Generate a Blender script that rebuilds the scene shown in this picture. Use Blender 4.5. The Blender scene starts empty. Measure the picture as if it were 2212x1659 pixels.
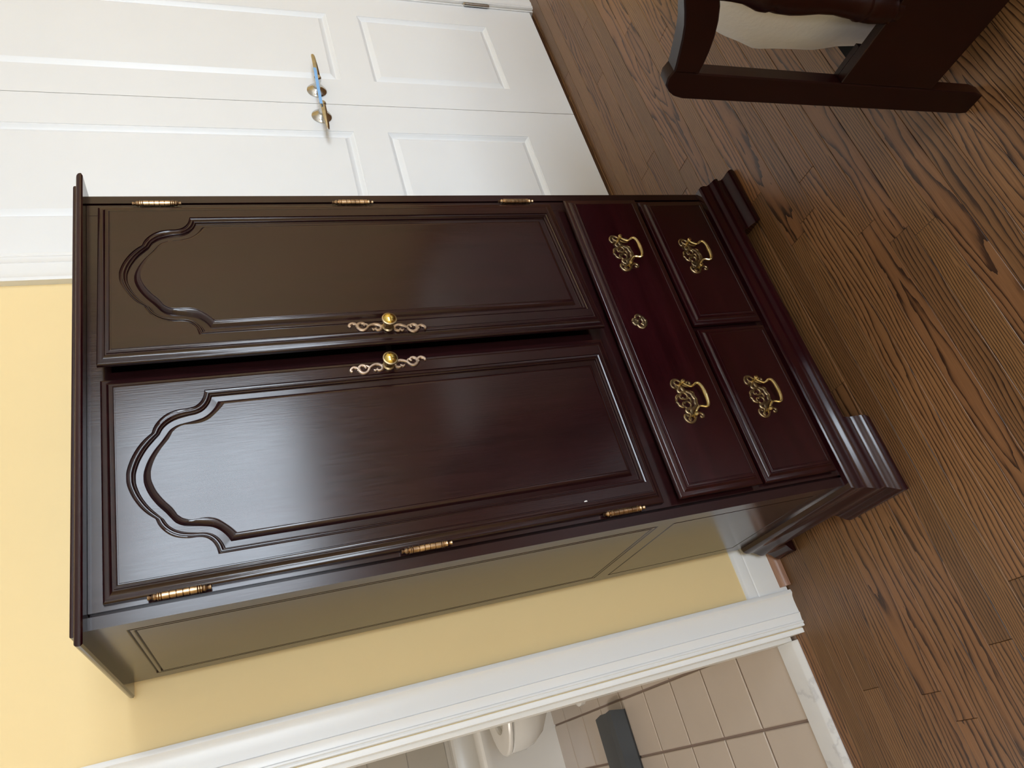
import bpy, bmesh, math, random
from mathutils import Vector, Matrix
from math import sin, cos, pi, radians, sqrt

random.seed(7)
S = 0.815                      # model unit -> metres
scene = bpy.context.scene
COL = scene.collection

# ------------------------------------------------------------------ camera
CAM_C = (-0.382504378669074, -1.422508857703277, 1.566762282589519)
CAM_R = ((-0.2629753099959331, -0.26663606494584596, -0.9272266148049986),
         (-0.8556532444453444, 0.508481929115207, 0.09645544584642685),
         (0.44575947729992016, 0.8187498620662309, -0.3618662069934544))
cam_data = bpy.data.cameras.new('camera')
cam_data.sensor_width = 36.0
cam_data.lens = 36.0 * 1572.0507 / 2212.0
cam_data.clip_start = 0.02
cam = bpy.data.objects.new('camera', cam_data)
COL.objects.link(cam)
r0, r1, r2 = [Vector(r) for r in CAM_R]
m = Matrix((r0, -r1, -r2)).transposed().to_4x4()
m.translation = Vector(CAM_C) * S
cam.matrix_world = m
scene.camera = cam

# ------------------------------------------------------------------ world, lights, exposure
scene.view_settings.view_transform = 'Standard'
scene.view_settings.look = 'None'
scene.view_settings.gamma = 1.0
scene.view_settings.use_curve_mapping = False
scene.view_settings.exposure = 0.0
scene.cycles.use_denoising = True
scene.cycles.max_bounces = 10
scene.cycles.diffuse_bounces = 6
scene.cycles.glossy_bounces = 5
scene.cycles.sample_clamp_indirect = 6.0
scene.cycles.caustics_reflective = False
scene.cycles.caustics_refractive = False

world = bpy.data.worlds.new('world')
scene.world = world
world.use_nodes = True
bg = world.node_tree.nodes['Background']
bg.inputs['Color'].default_value = (0.72, 0.84, 1.0, 1)
bg.inputs['Strength'].default_value = 0.6

def area_light(name, loc, size, power, color, rot):
    d = bpy.data.lights.new(name, 'AREA')
    d.shape = 'RECTANGLE'
    d.size, d.size_y = size[0] * S, size[1] * S
    d.energy = power
    d.color = color
    o = bpy.data.objects.new(name, d)
    o.location = Vector(loc) * S
    o.rotation_euler = rot
    COL.objects.link(o)
    return o

# room: x -2.0..3.9, y -4.6..0.557, z 0..3.0 (units of 0.815 m)
RX0, RX1, RY0, RY1, RZ = -2.0, 3.9, -4.6, 0.557, 3.0
WX0, WX1, WZ0, WZ1 = 1.05, 3.10, 1.02, 2.5          # window in the wall behind the camera
VX0, VX1 = -1.55, 0.15                               # second window, further left
area_light('window_daylight', ((WX0 + WX1) / 2, RY0 - 0.14, (WZ0 + WZ1) / 2), (WX1 - WX0, WZ1 - WZ0), 97,
           (0.79, 0.89, 1.0), (radians(90), 0, 0))
area_light('window_daylight_left', ((VX0 + VX1) / 2, RY0 - 0.14, (WZ0 + WZ1) / 2), (VX1 - VX0, WZ1 - WZ0), 106,
           (0.80, 0.90, 1.0), (radians(90), 0, 0))
area_light('bathroom_vanity_light', (-1.60, 1.75, 2.05), (0.8, 0.3), 15, (1.0, 0.94, 0.88), (radians(75), 0, radians(-90)))

# ------------------------------------------------------------------ materials
def new_mat(name):
    mt = bpy.data.materials.new(name)
    mt.use_nodes = True
    nt = mt.node_tree
    return mt, nt, nt.nodes['Principled BSDF']

def N(nt, kind, **kw):
    n = nt.nodes.new(kind)
    for k, v in kw.items():
        setattr(n, k, v)
    return n

def ramp(nt, fac, stops):
    r = N(nt, 'ShaderNodeValToRGB')
    el = r.color_ramp.elements
    while len(el) < len(stops):
        el.new(0.5)
    for e, (p, c) in zip(el, stops):
        e.position = p
        e.color = (c[0], c[1], c[2], 1)
    nt.links.new(fac, r.inputs['Fac'])
    return r.outputs['Color']

def math_n(nt, op, a, b=None):
    n = N(nt, 'ShaderNodeMath', operation=op)
    for i, v in enumerate((a, b)):
        if v is None:
            continue
        if isinstance(v, (int, float)):
            n.inputs[i].default_value = v
        else:
            nt.links.new(v, n.inputs[i])
    return n.outputs[0]

def mapped(nt, scale, coord='Object'):
    tc = N(nt, 'ShaderNodeTexCoord')
    mp = N(nt, 'ShaderNodeMapping')
    mp.inputs['Scale'].default_value = scale
    nt.links.new(tc.outputs[coord], mp.inputs['Vector'])
    return mp.outputs['Vector']

def noise(nt, vec, scale, detail=4, rough=0.55):
    n = N(nt, 'ShaderNodeTexNoise')
    n.inputs['Scale'].default_value = scale
    n.inputs['Detail'].default_value = detail
    n.inputs['Roughness'].default_value = rough
    nt.links.new(vec, n.inputs['Vector'])
    return n.outputs['Fac']

def bump(nt, bsdf, height, strength, dist):
    b = N(nt, 'ShaderNodeBump')
    b.inputs['Strength'].default_value = strength
    b.inputs['Distance'].default_value = dist
    nt.links.new(height, b.inputs['Height'])
    nt.links.new(b.outputs['Normal'], bsdf.inputs['Normal'])

def paint(name, color, rough, var=0.03, spec=0.5, bump_s=0.03):
    mt, nt, b = new_mat(name)
    v = mapped(nt, (1, 1, 1))
    n1 = noise(nt, v, 3.0, 3)
    c2 = tuple(c * (1 - var) for c in color)
    col = ramp(nt, n1, [(0.3, c2), (0.7, color)])
    nt.links.new(col, b.inputs['Base Color'])
    b.inputs['Roughness'].default_value = rough
    b.inputs['Specular IOR Level'].default_value = spec
    if bump_s:
        bump(nt, b, noise(nt, v, 220.0, 2), bump_s, 0.001)
    return mt

def mahogany(name, scale, dark, light, rough=0.17, bump_s=0.10, spec=0.5):
    """dark cherry lacquer; scale stretches the grain along the small axis"""
    mt, nt, b = new_mat(name)
    v = mapped(nt, scale)
    n1 = noise(nt, v, 5.0, 5, 0.6)
    n2 = noise(nt, v, 55.0, 3, 0.6)
    mix = math_n(nt, 'ADD', math_n(nt, 'MULTIPLY', n1, 0.65), math_n(nt, 'MULTIPLY', n2, 0.35))
    col = ramp(nt, mix, [(0.32, dark), (0.68, light)])
    nt.links.new(col, b.inputs['Base Color'])
    rr = N(nt, 'ShaderNodeMapRange')
    rr.inputs['To Min'].default_value = rough - 0.03
    rr.inputs['To Max'].default_value = rough + 0.05
    nt.links.new(n2, rr.inputs['Value'])
    nt.links.new(rr.outputs[0], b.inputs['Roughness'])
    b.inputs['Specular IOR Level'].default_value = spec
    bump(nt, b, noise(nt, v, 70.0, 2), bump_s, 0.0006)
    return mt

DK, LT = (0.009, 0.0026, 0.003), (0.020, 0.005, 0.0055)
M_WOODV = mahogany('mahogany_vertical', (7, 7, 0.35), DK, LT)
M_WOODH = mahogany('mahogany_horizontal', (0.35, 7, 7), (0.011, 0.0016, 0.0024), (0.023, 0.0034, 0.005), rough=0.14, bump_s=0.06)
M_WOODS = mahogany('mahogany_side', (7, 5, 0.3), DK, LT, rough=0.2, bump_s=0.05)
M_INSIDE = paint('dark_cabinet_inside', (0.012, 0.004, 0.004), 0.7)
M_FUTON = mahogany('red_brown_futon_wood', (6, 6, 0.5), (0.0075, 0.0011, 0.0007), (0.011, 0.0016, 0.0010), rough=0.3, bump_s=0.0, spec=0.2)
M_WHITE = paint('white_trim_paint', (0.785, 0.79, 0.79), 0.32)
M_DOOR = paint('white_door_paint', (0.77, 0.785, 0.80), 0.38)
M_YELLOW = paint('yellow_wall_paint', (0.84, 0.655, 0.345), 0.75)
M_CEIL = paint('white_ceiling_paint', (0.82, 0.80, 0.76), 0.9)
M_BATHWALL = paint('bathroom_wall_paint', (0.62, 0.57, 0.48), 0.7)
M_TILE = paint('beige_floor_tile', (0.50, 0.43, 0.37), 0.35, var=0.06)
M_WTILE = paint('greige_wall_tile', (0.47, 0.43, 0.37), 0.25, var=0.05)
M_GROUT = paint('brown_grout', (0.22, 0.16, 0.13), 0.9)
M_WGROUT = paint('pale_grout', (0.62, 0.58, 0.52), 0.9)
M_PORC = paint('white_porcelain', (0.78, 0.77, 0.74), 0.12, bump_s=0)
M_SEAT = paint('white_seat_plastic', (0.72, 0.70, 0.66), 0.25, bump_s=0)
M_BLACK = paint('black_box_plastic', (0.003, 0.003, 0.003), 0.7, spec=0.15)
M_GREY = paint('dark_grey_plastic', (0.045, 0.050, 0.056), 0.42, var=0.2)
M_TAPE = paint('blue_painters_tape', (0.22, 0.45, 0.80), 0.6)
M_SHOE = mahogany('copper_brown_shoe_moulding', (0.5, 9, 9), (0.16, 0.07, 0.04), (0.42, 0.24, 0.16), rough=0.3)

def metal(name, dark, light, rough, scale=60):
    mt, nt, b = new_mat(name)
    v = mapped(nt, (1, 1, 1))
    n1 = noise(nt, v, scale, 3)
    nt.links.new(ramp(nt, n1, [(0.35, dark), (0.65, light)]), b.inputs['Base Color'])
    b.inputs['Metallic'].default_value = 1.0
    b.inputs['Roughness'].default_value = rough
    return mt

M_ANT = metal('antique_brass', (0.20, 0.145, 0.085), (0.36, 0.27, 0.15), 0.36)
M_BAIL = metal('polished_antique_brass', (0.50, 0.38, 0.16), (0.72, 0.58, 0.28), 0.22)
M_PEWTER = metal('bronze_pewter', (0.30, 0.23, 0.18), (0.55, 0.44, 0.36), 0.3)
M_KNOB = metal('bright_brass', (0.62, 0.46, 0.12), (0.78, 0.62, 0.20), 0.16, 25)
M_COPPER = metal('copper_bronze', (0.26, 0.17, 0.10), (0.54, 0.38, 0.23), 0.3)
M_NICKEL = metal('satin_nickel', (0.50, 0.49, 0.46), (0.62, 0.61, 0.58), 0.14)
M_DARKHOLE = paint('dark_recess', (0.01, 0.008, 0.007), 0.8)

def marble():
    mt, nt, b = new_mat('grey_white_marble')
    v = mapped(nt, (1, 1, 1))
    n1 = noise(nt, v, 5.0, 6, 0.55)
    d = math_n(nt, 'ABSOLUTE', math_n(nt, 'SUBTRACT', n1, 0.5))
    nt.links.new(ramp(nt, d, [(0.0, (0.50, 0.50, 0.51)), (0.02, (0.60, 0.60, 0.60)), (0.3, (0.66, 0.66, 0.65))]), b.inputs['Base Color'])
    b.inputs['Roughness'].default_value = 0.3
    return mt
M_MARBLE = marble()

def oak():
    """stained red oak strip: bold growth rings that run along x, cathedral arches, fine pores; each plank differs"""
    mt, nt, b = new_mat('stained_oak_floor')
    tc = N(nt, 'ShaderNodeTexCoord')
    oi = N(nt, 'ShaderNodeObjectInfo')
    sep = N(nt, 'ShaderNodeSeparateXYZ')
    nt.links.new(tc.outputs['Object'], sep.inputs[0])
    rnd = oi.outputs['Random']
    off = math_n(nt, 'MULTIPLY', rnd, 137.0)
    rb = math_n(nt, 'FRACT', math_n(nt, 'MULTIPLY', rnd, 17.31))      # second random
    rc = math_n(nt, 'FRACT', math_n(nt, 'MULTIPLY', rnd, 91.7))       # third random
    x = math_n(nt, 'ADD', sep.outputs[0], off)
    y = math_n(nt, 'ADD', sep.outputs[1], math_n(nt, 'MULTIPLY', math_n(nt, 'SUBTRACT', rb, 0.5), 0.09))
    comb = N(nt, 'ShaderNodeCombineXYZ')
    nt.links.new(x, comb.inputs[0]); nt.links.new(y, comb.inputs[1]); nt.links.new(off, comb.inputs[2])
    mp = N(nt, 'ShaderNodeMapping'); mp.inputs['Scale'].default_value = (1.6, 9.0, 1.0)
    nt.links.new(comb.outputs[0], mp.inputs[0])
    big = noise(nt, mp.outputs[0], 1.0, 2, 0.5)
    mp2 = N(nt, 'ShaderNodeMapping'); mp2.inputs['Scale'].default_value = (9.0, 60.0, 1.0)
    nt.links.new(comb.outputs[0], mp2.inputs[0])
    mid = noise(nt, mp2.outputs[0], 1.0, 3, 0.6)
    # ring field: |y| term + long drift along x + distortion
    ydist = math_n(nt, 'MULTIPLY', math_n(nt, 'ABSOLUTE', y), math_n(nt, 'ADD', math_n(nt, 'MULTIPLY', rc, 150.0), 45.0))
    f = math_n(nt, 'ADD', ydist, math_n(nt, 'MULTIPLY', big, 9.0))
    f = math_n(nt, 'ADD', f, math_n(nt, 'MULTIPLY', mid, 0.9))
    f = math_n(nt, 'ADD', f, math_n(nt, 'MULTIPLY', sep.outputs[0], math_n(nt, 'MULTIPLY', math_n(nt, 'SUBTRACT', rc, 0.5), 6.0)))
    saw = math_n(nt, 'FRACT', f)
    line = math_n(nt, 'MULTIPLY', math_n(nt, 'POWER', saw, 4.5), math_n(nt, 'ADD', math_n(nt, 'MULTIPLY', mid, 0.8), 0.55))
    # pores
    mp3 = N(nt, 'ShaderNodeMapping'); mp3.inputs['Scale'].default_value = (14.0, 520.0, 1.0)
    nt.links.new(comb.outputs[0], mp3.inputs[0])
    pore = noise(nt, mp3.outputs[0], 1.0, 2, 0.5)
    grain = math_n(nt, 'ADD', math_n(nt, 'MULTIPLY', line, 0.86), math_n(nt, 'MULTIPLY', pore, 0.42))
    colA = ramp(nt, grain, [(0.08, (0.205, 0.103, 0.044)), (0.34, (0.140, 0.066, 0.026)), (0.64, (0.042, 0.017, 0.007)), (1.0, (0.022, 0.009, 0.004))])
    hsv = N(nt, 'ShaderNodeHueSaturation')
    nt.links.new(colA, hsv.inputs['Color'])
    nt.links.new(math_n(nt, 'ADD', math_n(nt, 'MULTIPLY', rb, 0.4), 0.85), hsv.inputs['Value'])
    nt.links.new(math_n(nt, 'ADD', math_n(nt, 'MULTIPLY', rc, 0.008), 0.496), hsv.inputs['Hue'])
    hsv.inputs['Saturation'].default_value = 1.0
    nt.links.new(hsv.outputs[0], b.inputs['Base Color'])
    b.inputs['Roughness'].default_value = 0.34
    b.inputs['Specular IOR Level'].default_value = 0.5
    bump(nt, b, math_n(nt, 'SUBTRACT', 1.0, grain), 0.25, 0.0006)
    return mt
M_OAK = oak()

def cloth():
    mt, nt, b = new_mat('white_cotton_cover')
    v = mapped(nt, (1, 1, 1))
    n1 = noise(nt, v, 9.0, 4)
    nt.links.new(ramp(nt, n1, [(0.3, (0.87, 0.90, 0.95)), (0.7, (0.94, 0.96, 1.0))]), b.inputs['Base Color'])
    b.inputs['Roughness'].default_value = 0.85
    b.inputs['Sheen Weight'].default_value = 0.2
    bump(nt, b, noise(nt, v, 22.0, 5, 0.6), 0.35, 0.006)
    return mt
M_CLOTH = cloth()

# ------------------------------------------------------------------ object helpers
ORG = {}
XF = None           # optional transform applied to authored points (model units)

def finish(bm, smooth_deg=32):
    bmesh.ops.remove_doubles(bm, verts=bm.verts, dist=1e-6)
    bmesh.ops.recalc_face_normals(bm, faces=bm.faces)

def obj(name, bm, mat, parent=None, smooth=32, flat=False, label=None, kind=None, origin=None):
    finish(bm)
    bm.normal_update()
    for f in bm.faces:
        f.smooth = bool(smooth) and not (flat and abs(f.normal.y) > 0.99995)
    org = ORG[parent.name] if parent is not None else Vector(origin if origin else (0, 0, 0)) * S
    for v in bm.verts:
        p = Vector(v.co)
        if XF is not None:
            p = XF @ p
        v.co = p * S - org
    me = bpy.data.meshes.new(name)
    bm.to_mesh(me); bm.free()
    if smooth:
        keep = [p.use_smooth for p in me.polygons]
        me.set_sharp_from_angle(angle=radians(smooth))
        me.polygons.foreach_set('use_smooth', keep)
    me.materials.append(mat)
    o = bpy.data.objects.new(name, me)
    COL.objects.link(o)
    if parent is not None:
        o.parent = parent
    else:
        o.location = org
    ORG[o.name] = org
    if label:
        o['label'] = label
    if kind:
        o['kind'] = kind
    return o

def thing(name, label, cat, loc, group=None):
    o = bpy.data.objects.new(name, None)
    COL.objects.link(o)
    o.location = Vector(loc) * S
    o.empty_display_size = 0.1
    o['label'] = label
    o['category'] = cat
    if group:
        o['group'] = group
    ORG[o.name] = Vector(loc) * S
    return o

def tag(o, label, cat):
    o['label'] = label
    o['category'] = cat
    return o

def BM():
    return bmesh.new()

def loft(bm, rings, closed=True, cap0=False, cap1=False):
    vr = [[bm.verts.new(p) for p in r] for r in rings]
    n = len(vr[0])
    for a, b in zip(vr[:-1], vr[1:]):
        for i in range(n if closed else n - 1):
            j = (i + 1) % n
            try:
                bm.faces.new((a[i], a[j], b[j], b[i]))
            except ValueError:
                pass
    if cap0:
        bm.faces.new(vr[0])
    if cap1:
        bm.faces.new(list(reversed(vr[-1])))
    return vr

def box(bm, x0, x1, y0, y1, z0, z1, bev=0.0):
    if bev <= 0:
        loft(bm, [[(x0, y0, z), (x1, y0, z), (x1, y1, z), (x0, y1, z)] for z in (z0, z1)], True, True, True)
        return
    b = bev
    rings = []
    for z, i in ((z0, b), (z0 + b, 0), (z1 - b, 0), (z1, b)):
        xa, xb, ya, yb = x0 + i, x1 - i, y0 + i, y1 - i
        c = b if i == 0 else b * 0.5
        rings.append([(xa + c, ya, z), (xb - c, ya, z), (xb, ya + c, z), (xb, yb - c, z),
                      (xb - c, yb, z), (xa + c, yb, z), (xa, yb - c, z), (xa, ya + c, z)])
    loft(bm, rings, True, True, True)

def rect_front(bm, x0, x1, z0, z1, prof, cap_last=True, cap_first=True):
    rings = []
    for i, y in prof:
        rings.append([(x0 + i, y, z0 + i), (x1 - i, y, z0 + i), (x1 - i, y, z1 - i), (x0 + i, y, z1 - i)])
    return loft(bm, rings, True, cap_first, cap_last)

def lathe(bm, prof, origin, axis='z', n=20):
    ox, oy, oz = origin
    rings = []
    for r, h in prof:
        ring = []
        for k in range(n):
            a = 2 * pi * k / n
            c, s = r * cos(a), r * sin(a)
            if axis == 'z':
                ring.append((ox + c, oy + s, oz + h))
            elif axis == 'y':
                ring.append((ox + c, oy + h, oz + s))
            else:
                ring.append((ox + h, oy + c, oz + s))
        rings.append(ring)
    loft(bm, rings, True, True, True)

def catmull(pts, sub=6, closed=False):
    n = len(pts); out = []
    rng = n if closed else n - 1
    for i in range(rng):
        if closed:
            p0, p1, p2, p3 = pts[(i - 1) % n], pts[i], pts[(i + 1) % n], pts[(i + 2) % n]
        else:
            p0, p1, p2, p3 = pts[max(i - 1, 0)], pts[i], pts[i + 1], pts[min(i + 2, n - 1)]
        for k in range(sub):
            t = k / sub
            out.append(tuple(0.5 * ((2 * b) + (-a + c) * t + (2 * a - 5 * b + 4 * c - d) * t * t + (-a + 3 * b - 3 * c + d) * t ** 3)
                             for a, b, c, d in zip(p0, p1, p2, p3)))
    if not closed:
        out.append(tuple(pts[-1]))
    return out

def resample(pts, n):
    d = [0.0]
    for a, b in zip(pts[:-1], pts[1:]):
        d.append(d[-1] + math.dist(a, b))
    out = []
    for k in range(n):
        t = d[-1] * k / (n - 1)
        i = 0
        while i < len(d) - 2 and d[i + 1] < t:
            i += 1
        u = 0 if d[i + 1] == d[i] else (t - d[i]) / (d[i + 1] - d[i])
        out.append(tuple(a + (b - a) * u for a, b in zip(pts[i], pts[i + 1])))
    return out

def tube(bm, pts, rad, n=10):
    pts = [Vector(p) for p in pts]
    rings = []
    up = Vector((0, 0, 1))
    prev = None
    for i, p in enumerate(pts):
        t = (pts[min(i + 1, len(pts) - 1)] - pts[max(i - 1, 0)]).normalized()
        if prev is None:
            a = Vector((0, 1, 0)) if abs(t.y) < 0.8 else Vector((1, 0, 0))
        else:
            a = prev
        a = (a - t * a.dot(t)).normalized()
        prev = a
        b = t.cross(a)
        r = rad[i] if isinstance(rad, (list, tuple)) else rad
        rings.append([tuple(p + (a * cos(2 * pi * k / n) + b * sin(2 * pi * k / n)) * r) for k in range(n)])
    loft(bm, rings, True, True, True)

def ribbon(bm, pts, w0, w1, y_back, depth, cx, cz, sx=1, sz=1, rot=0.0, sub=5, wk=1.0):
    """flat cast scroll: stroke in the x-z plane (mm) with a rounded front, standing on the face y_back"""
    p = catmull(pts, sub)
    n = len(p)
    ca, sa = cos(rot), sin(rot)
    rings = []
    for i in range(n):
        a, b = p[max(i - 1, 0)], p[min(i + 1, n - 1)]
        dx, dz = b[0] - a[0], b[1] - a[1]
        L = sqrt(dx * dx + dz * dz) or 1
        nx, nz = -dz / L, dx / L
        t = i / (n - 1)
        w = (w0 + (w1 - w0) * sin(pi * min(1, max(0, t)))) * 0.5 * wk
        ring = []
        for s, y in ((-1.0, 0), (-0.95, 0.55), (-0.5, 0.95), (0, 1.0), (0.5, 0.95), (0.95, 0.55), (1.0, 0)):
            x, z = (p[i][0] + nx * w * s) * sx, (p[i][1] + nz * w * s) * sz
            ring.append((cx + (x * ca - z * sa) / 1000, y_back - depth * y, cz + (x * sa + z * ca) / 1000))
        rings.append(ring)
    loft(bm, rings, True, True, True)

def ball(bm, c, r, ysq=1.0, n=10, m=6):
    rings = []
    for j in range(1, m):
        a = pi * j / m
        rings.append([(c[0] + r * sin(a) * cos(2 * pi * k / n), c[1] - r * cos(a) * ysq, c[2] + r * sin(a) * sin(2 * pi * k / n)) for k in range(n)])
    loft(bm, rings, True, True, True)

def prism_x(bm, poly, x0, x1, bev=0.0):
    """poly in (y,z), extruded along x, optional small edge round"""
    def inset(poly, d):
        n = len(poly); out = []
        area = sum(poly[i][0] * poly[(i + 1) % n][1] - poly[(i + 1) % n][0] * poly[i][1] for i in range(n))
        sgn = 1 if area > 0 else -1
        for i in range(n):
            a, b, c = Vector(poly[i - 1]), Vector(poly[i]), Vector(poly[(i + 1) % n])
            e1, e2 = (b - a).normalized(), (c - b).normalized()
            n1, n2 = Vector((-e1.y, e1.x)) * sgn, Vector((-e2.y, e2.x)) * sgn
            k = n1 + n2
            k = k / max(0.3, k.dot(n1)) if k.length > 1e-6 else n1
            out.append(tuple(b + k * d))
        return out
    if bev:
        q = inset(poly, bev)
        rr = [(x0, q), (x0 + bev, poly), (x1 - bev, poly), (x1, q)]
    else:
        rr = [(x0, poly), (x1, poly)]
    loft(bm, [[(x, p[0], p[1]) for p in pl] for x, pl in rr], True, True, True)

# ------------------------------------------------------------------ room shell
def structure(name, bm, mat, parent=None, **kw):
    return obj(name, bm, mat, parent, kind=None if parent else 'structure', **kw)

BD0, BD1 = -1.26, -0.262          # bathroom door opening
CL0, CL1 = 1.300, 2.757           # closet opening
HEAD = 2.51
BY1 = 3.72                        # bathroom far wall

bm = BM(); box(bm, RX0, RX1, RY0, -1.90, -0.12, -0.001); box(bm, RX0, RX1, -1.90, 0.602, -0.12, -0.022)
floor = structure('floor', bm, M_OAK)
bm = BM(); box(bm, RX0 - 0.2, RX1 + 0.2, RY0 - 0.2, BY1 + 0.3, RZ, RZ + 0.1)
structure('ceiling', bm, M_CEIL)
bm = BM()
WT = 0.148
box(bm, RX0 - 0.2, BD0, RY1, RY1 + WT, -0.1, RZ)
box(bm, BD0, BD1, RY1, RY1 + WT, HEAD, RZ)
box(bm, BD1, CL0, RY1, RY1 + WT, -0.1, RZ)
box(bm, CL0, CL1, RY1, RY1 + WT, HEAD, RZ)
box(bm, CL1, RX1 + 0.2, RY1, RY1 + WT, -0.1, RZ)
structure('wall_back', bm, M_YELLOW)
bm = BM(); box(bm, CL0 - 0.1, CL1 + 0.1, RY1 + WT, RY1 + WT + 0.05, -0.1, RZ)
structure('wall_closet', bm, M_WHITE)
bm = BM(); box(bm, RX0 - 0.2, RX0, RY0 - 0.2, RY1, -0.1, RZ)
structure('wall_left', bm, M_YELLOW)
bm = BM(); box(bm, RX1, RX1 + 0.2, RY0 - 0.2, RY1, -0.1, RZ)
structure('wall_right', bm, M_YELLOW)
bm = BM()
box(bm, RX0, VX0, RY0 - 0.2, RY0, -0.1, RZ); box(bm, VX1, WX0, RY0 - 0.2, RY0, -0.1, RZ); box(bm, WX1, RX1, RY0 - 0.2, RY0, -0.1, RZ)
for a, b in ((VX0, VX1), (WX0, WX1)):
    box(bm, a, b, RY0 - 0.2, RY0, -0.1, WZ0); box(bm, a, b, RY0 - 0.2, RY0, WZ1, RZ)
structure('wall_front', bm, M_YELLOW)
# windows behind the camera
def window(name, a0, a1):
    bm = BM()
    for a in (a0, (a0 + a1) / 2 - 0.03, a1 - 0.06):
        box(bm, a, a + 0.06, RY0 - 0.10, RY0 - 0.04, WZ0, WZ1)
    for a in (WZ0, (WZ0 + WZ1) / 2 - 0.02, WZ1 - 0.06):
        box(bm, a0, a1, RY0 - 0.09, RY0 - 0.05, a, a + 0.05)
    w = structure(name, bm, M_WHITE)
    bm = BM()
    box(bm, a0 - 0.1, a0, RY0, RY0 + 0.025, WZ0 - 0.02, WZ1 + 0.1); box(bm, a1, a1 + 0.1, RY0, RY0 + 0.025, WZ0 - 0.02, WZ1 + 0.1)
    box(bm, a0, a1, RY0, RY0 + 0.025, WZ1, WZ1 + 0.1); box(bm, a0 - 0.14, a1 + 0.14, RY0, RY0 + 0.06, WZ0 - 0.05, WZ0 - 0.01)
    structure('window_frame', bm, M_WHITE, w)
window('window_1', WX0, WX1)
window('window_2', VX0, VX1)

# bathroom shell
bm = BM(); box(bm, -1.75, -1.65, RY1 + WT, BY1 + 0.2, -0.1, RZ)
structure('wall_bathroom_left', bm, M_BATHWALL)
bm = BM(); box(bm, 0.72, 0.82, RY1 + WT, BY1 + 0.2, -0.1, RZ)
structure('wall_bathroom_right', bm, M_BATHWALL)
bm = BM(); box(bm, -1.65, 0.72, BY1 + 0.012, BY1 + 0.2, -0.1, RZ)
bwall = structure('wall_bathroom_back', bm, M_WGROUT)
bm = BM(); box(bm, -1.65, 0.72, 0.60, BY1 + 0.1, -0.12, 0.004)
bfloor = structure('floor_bathroom', bm, M_GROUT)

def tile_mesh(name, w, d, t, b):
    """upright face is +z; low relief slab with a soft chamfer, centred"""
    bm = BM()
    rings = [[(-w/2, -d/2, 0), (w/2, -d/2, 0), (w/2, d/2, 0), (-w/2, d/2, 0)],
             [(-w/2, -d/2, t - b), (w/2, -d/2, t - b), (w/2, d/2, t - b), (-w/2, d/2, t - b)],
             [(-w/2 + b, -d/2 + b, t), (w/2 - b, -d/2 + b, t), (w/2 - b, d/2 - b, t), (-w/2 + b, d/2 - b, t)]]
    loft(bm, rings, True, False, True)
    bmesh.ops.recalc_face_normals(bm, faces=bm.faces)
    for v in bm.verts:
        v.co *= S
    me = bpy.data.meshes.new(name)
    bm.to_mesh(me); bm.free()
    return me

def place(name, me, parent, loc, rot=None):
    o = bpy.data.objects.new(name, me)
    COL.objects.link(o)
    o.parent = parent
    o.location = Vector(loc) * S
    if rot:
        o.rotation_euler = rot
    return o

PX, PY = 0.2485, 0.2585
tm = tile_mesh('tile', PX - 0.009, PY - 0.009, 0.007, 0.003)
tm.materials.append(M_TILE)
for i in range(-5, 4):
    for j in range(9):
        cx = -0.262 + PX * (i + 0.5)
        cy = 0.690 + PY * (j + 0.5)
        if -1.65 < cx - PX / 2 + 0.2 and cx + PX / 2 < 0.75 and cy < 2.98:
            place('tile', tm, bfloor, (cx, cy, 0.003))
tw = tile_mesh('wall_tile', 0.243, 0.243, 0.010, 0.003)
tw.materials.append(M_WTILE)
for i in range(6):
    for j in range(6):
        place('tile', tw, bwall, (-0.02 - 0.2485 * i, BY1 + 0.013, 0.62 + 0.2485 * j), (radians(90), 0, 0))

# oak strip floor: one object per plank
PW = 0.0655
lengths = [0.55, 0.8, 1.05, 1.35, 1.7]
pmesh = {}
for L in lengths:
    me = tile_mesh('plank', L - 0.0008, PW - 0.0006, 0.022, 0.0009)
    me.materials.append(M_OAK)
    pmesh[L] = me
rows = []
y = -0.4945 - PW * 22
while y < 0.60:
    rows.append(y); y += PW
fixed = {22: 0.448}
for ri, y in enumerate(rows):
    x = RX0 + random.uniform(-0.6, 0.0) if ri not in fixed else fixed[ri] - 1.35 - 1.05 - 0.8
    first = ri in fixed
    seq = [0.8, 1.05, 1.35] if first else []
    while x < RX1:
        L = seq.pop(0) if seq else random.choice(lengths)
        xa, xb = x, x + L
        if xb > RX0 + 0.02 and xa < RX1:
            place('plank', pmesh[L], floor, (x + L / 2, y + PW / 2, -0.022))
        x = xb

# ------------------------------------------------------------------ trim
def casing_v(bm, x_out, x_in, z0, z1, ybase=RY1):
    """vertical door casing, profile stepped from the thick outer band to the thin inner bead"""
    w = abs(x_in - x_out); s = 1 if x_in > x_out else -1
    prof = [(0, 0), (0, .024), (.06, .0262), (.10, .0262), (.13, .0235), (.18, .0205), (.30, .0185), (.48, .0185), (.62, .0195),
            (.64, .0220), (.67, .0205), (.80, .0180), (.84, .0180), (.86, .0205), (.90, .0205), (.92, .0165), (.945, .0185), (.985, .0185), (1.0, .012), (1.0, 0)]
    rings = [[(x_out + s * w * u, ybase - h, z) for u, h in prof] for z in (z0, z1)]
    loft(bm, rings, True, True, True)

def casing_h(bm, x0, x1, z_in, z_out, ybase=RY1):
    w = z_out - z_in
    prof = [(0, 0), (0, .024), (.10, .0262), (.18, .0205), (.62, .0195), (.64, .0220), (.84, .0180), (.88, .0205), (1.0, .012), (1.0, 0)]
    rings = [[(x, ybase - h, z_out - w * u) for u, h in prof] for x in (x0, x1)]
    loft(bm, rings, True, True, True)

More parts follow.
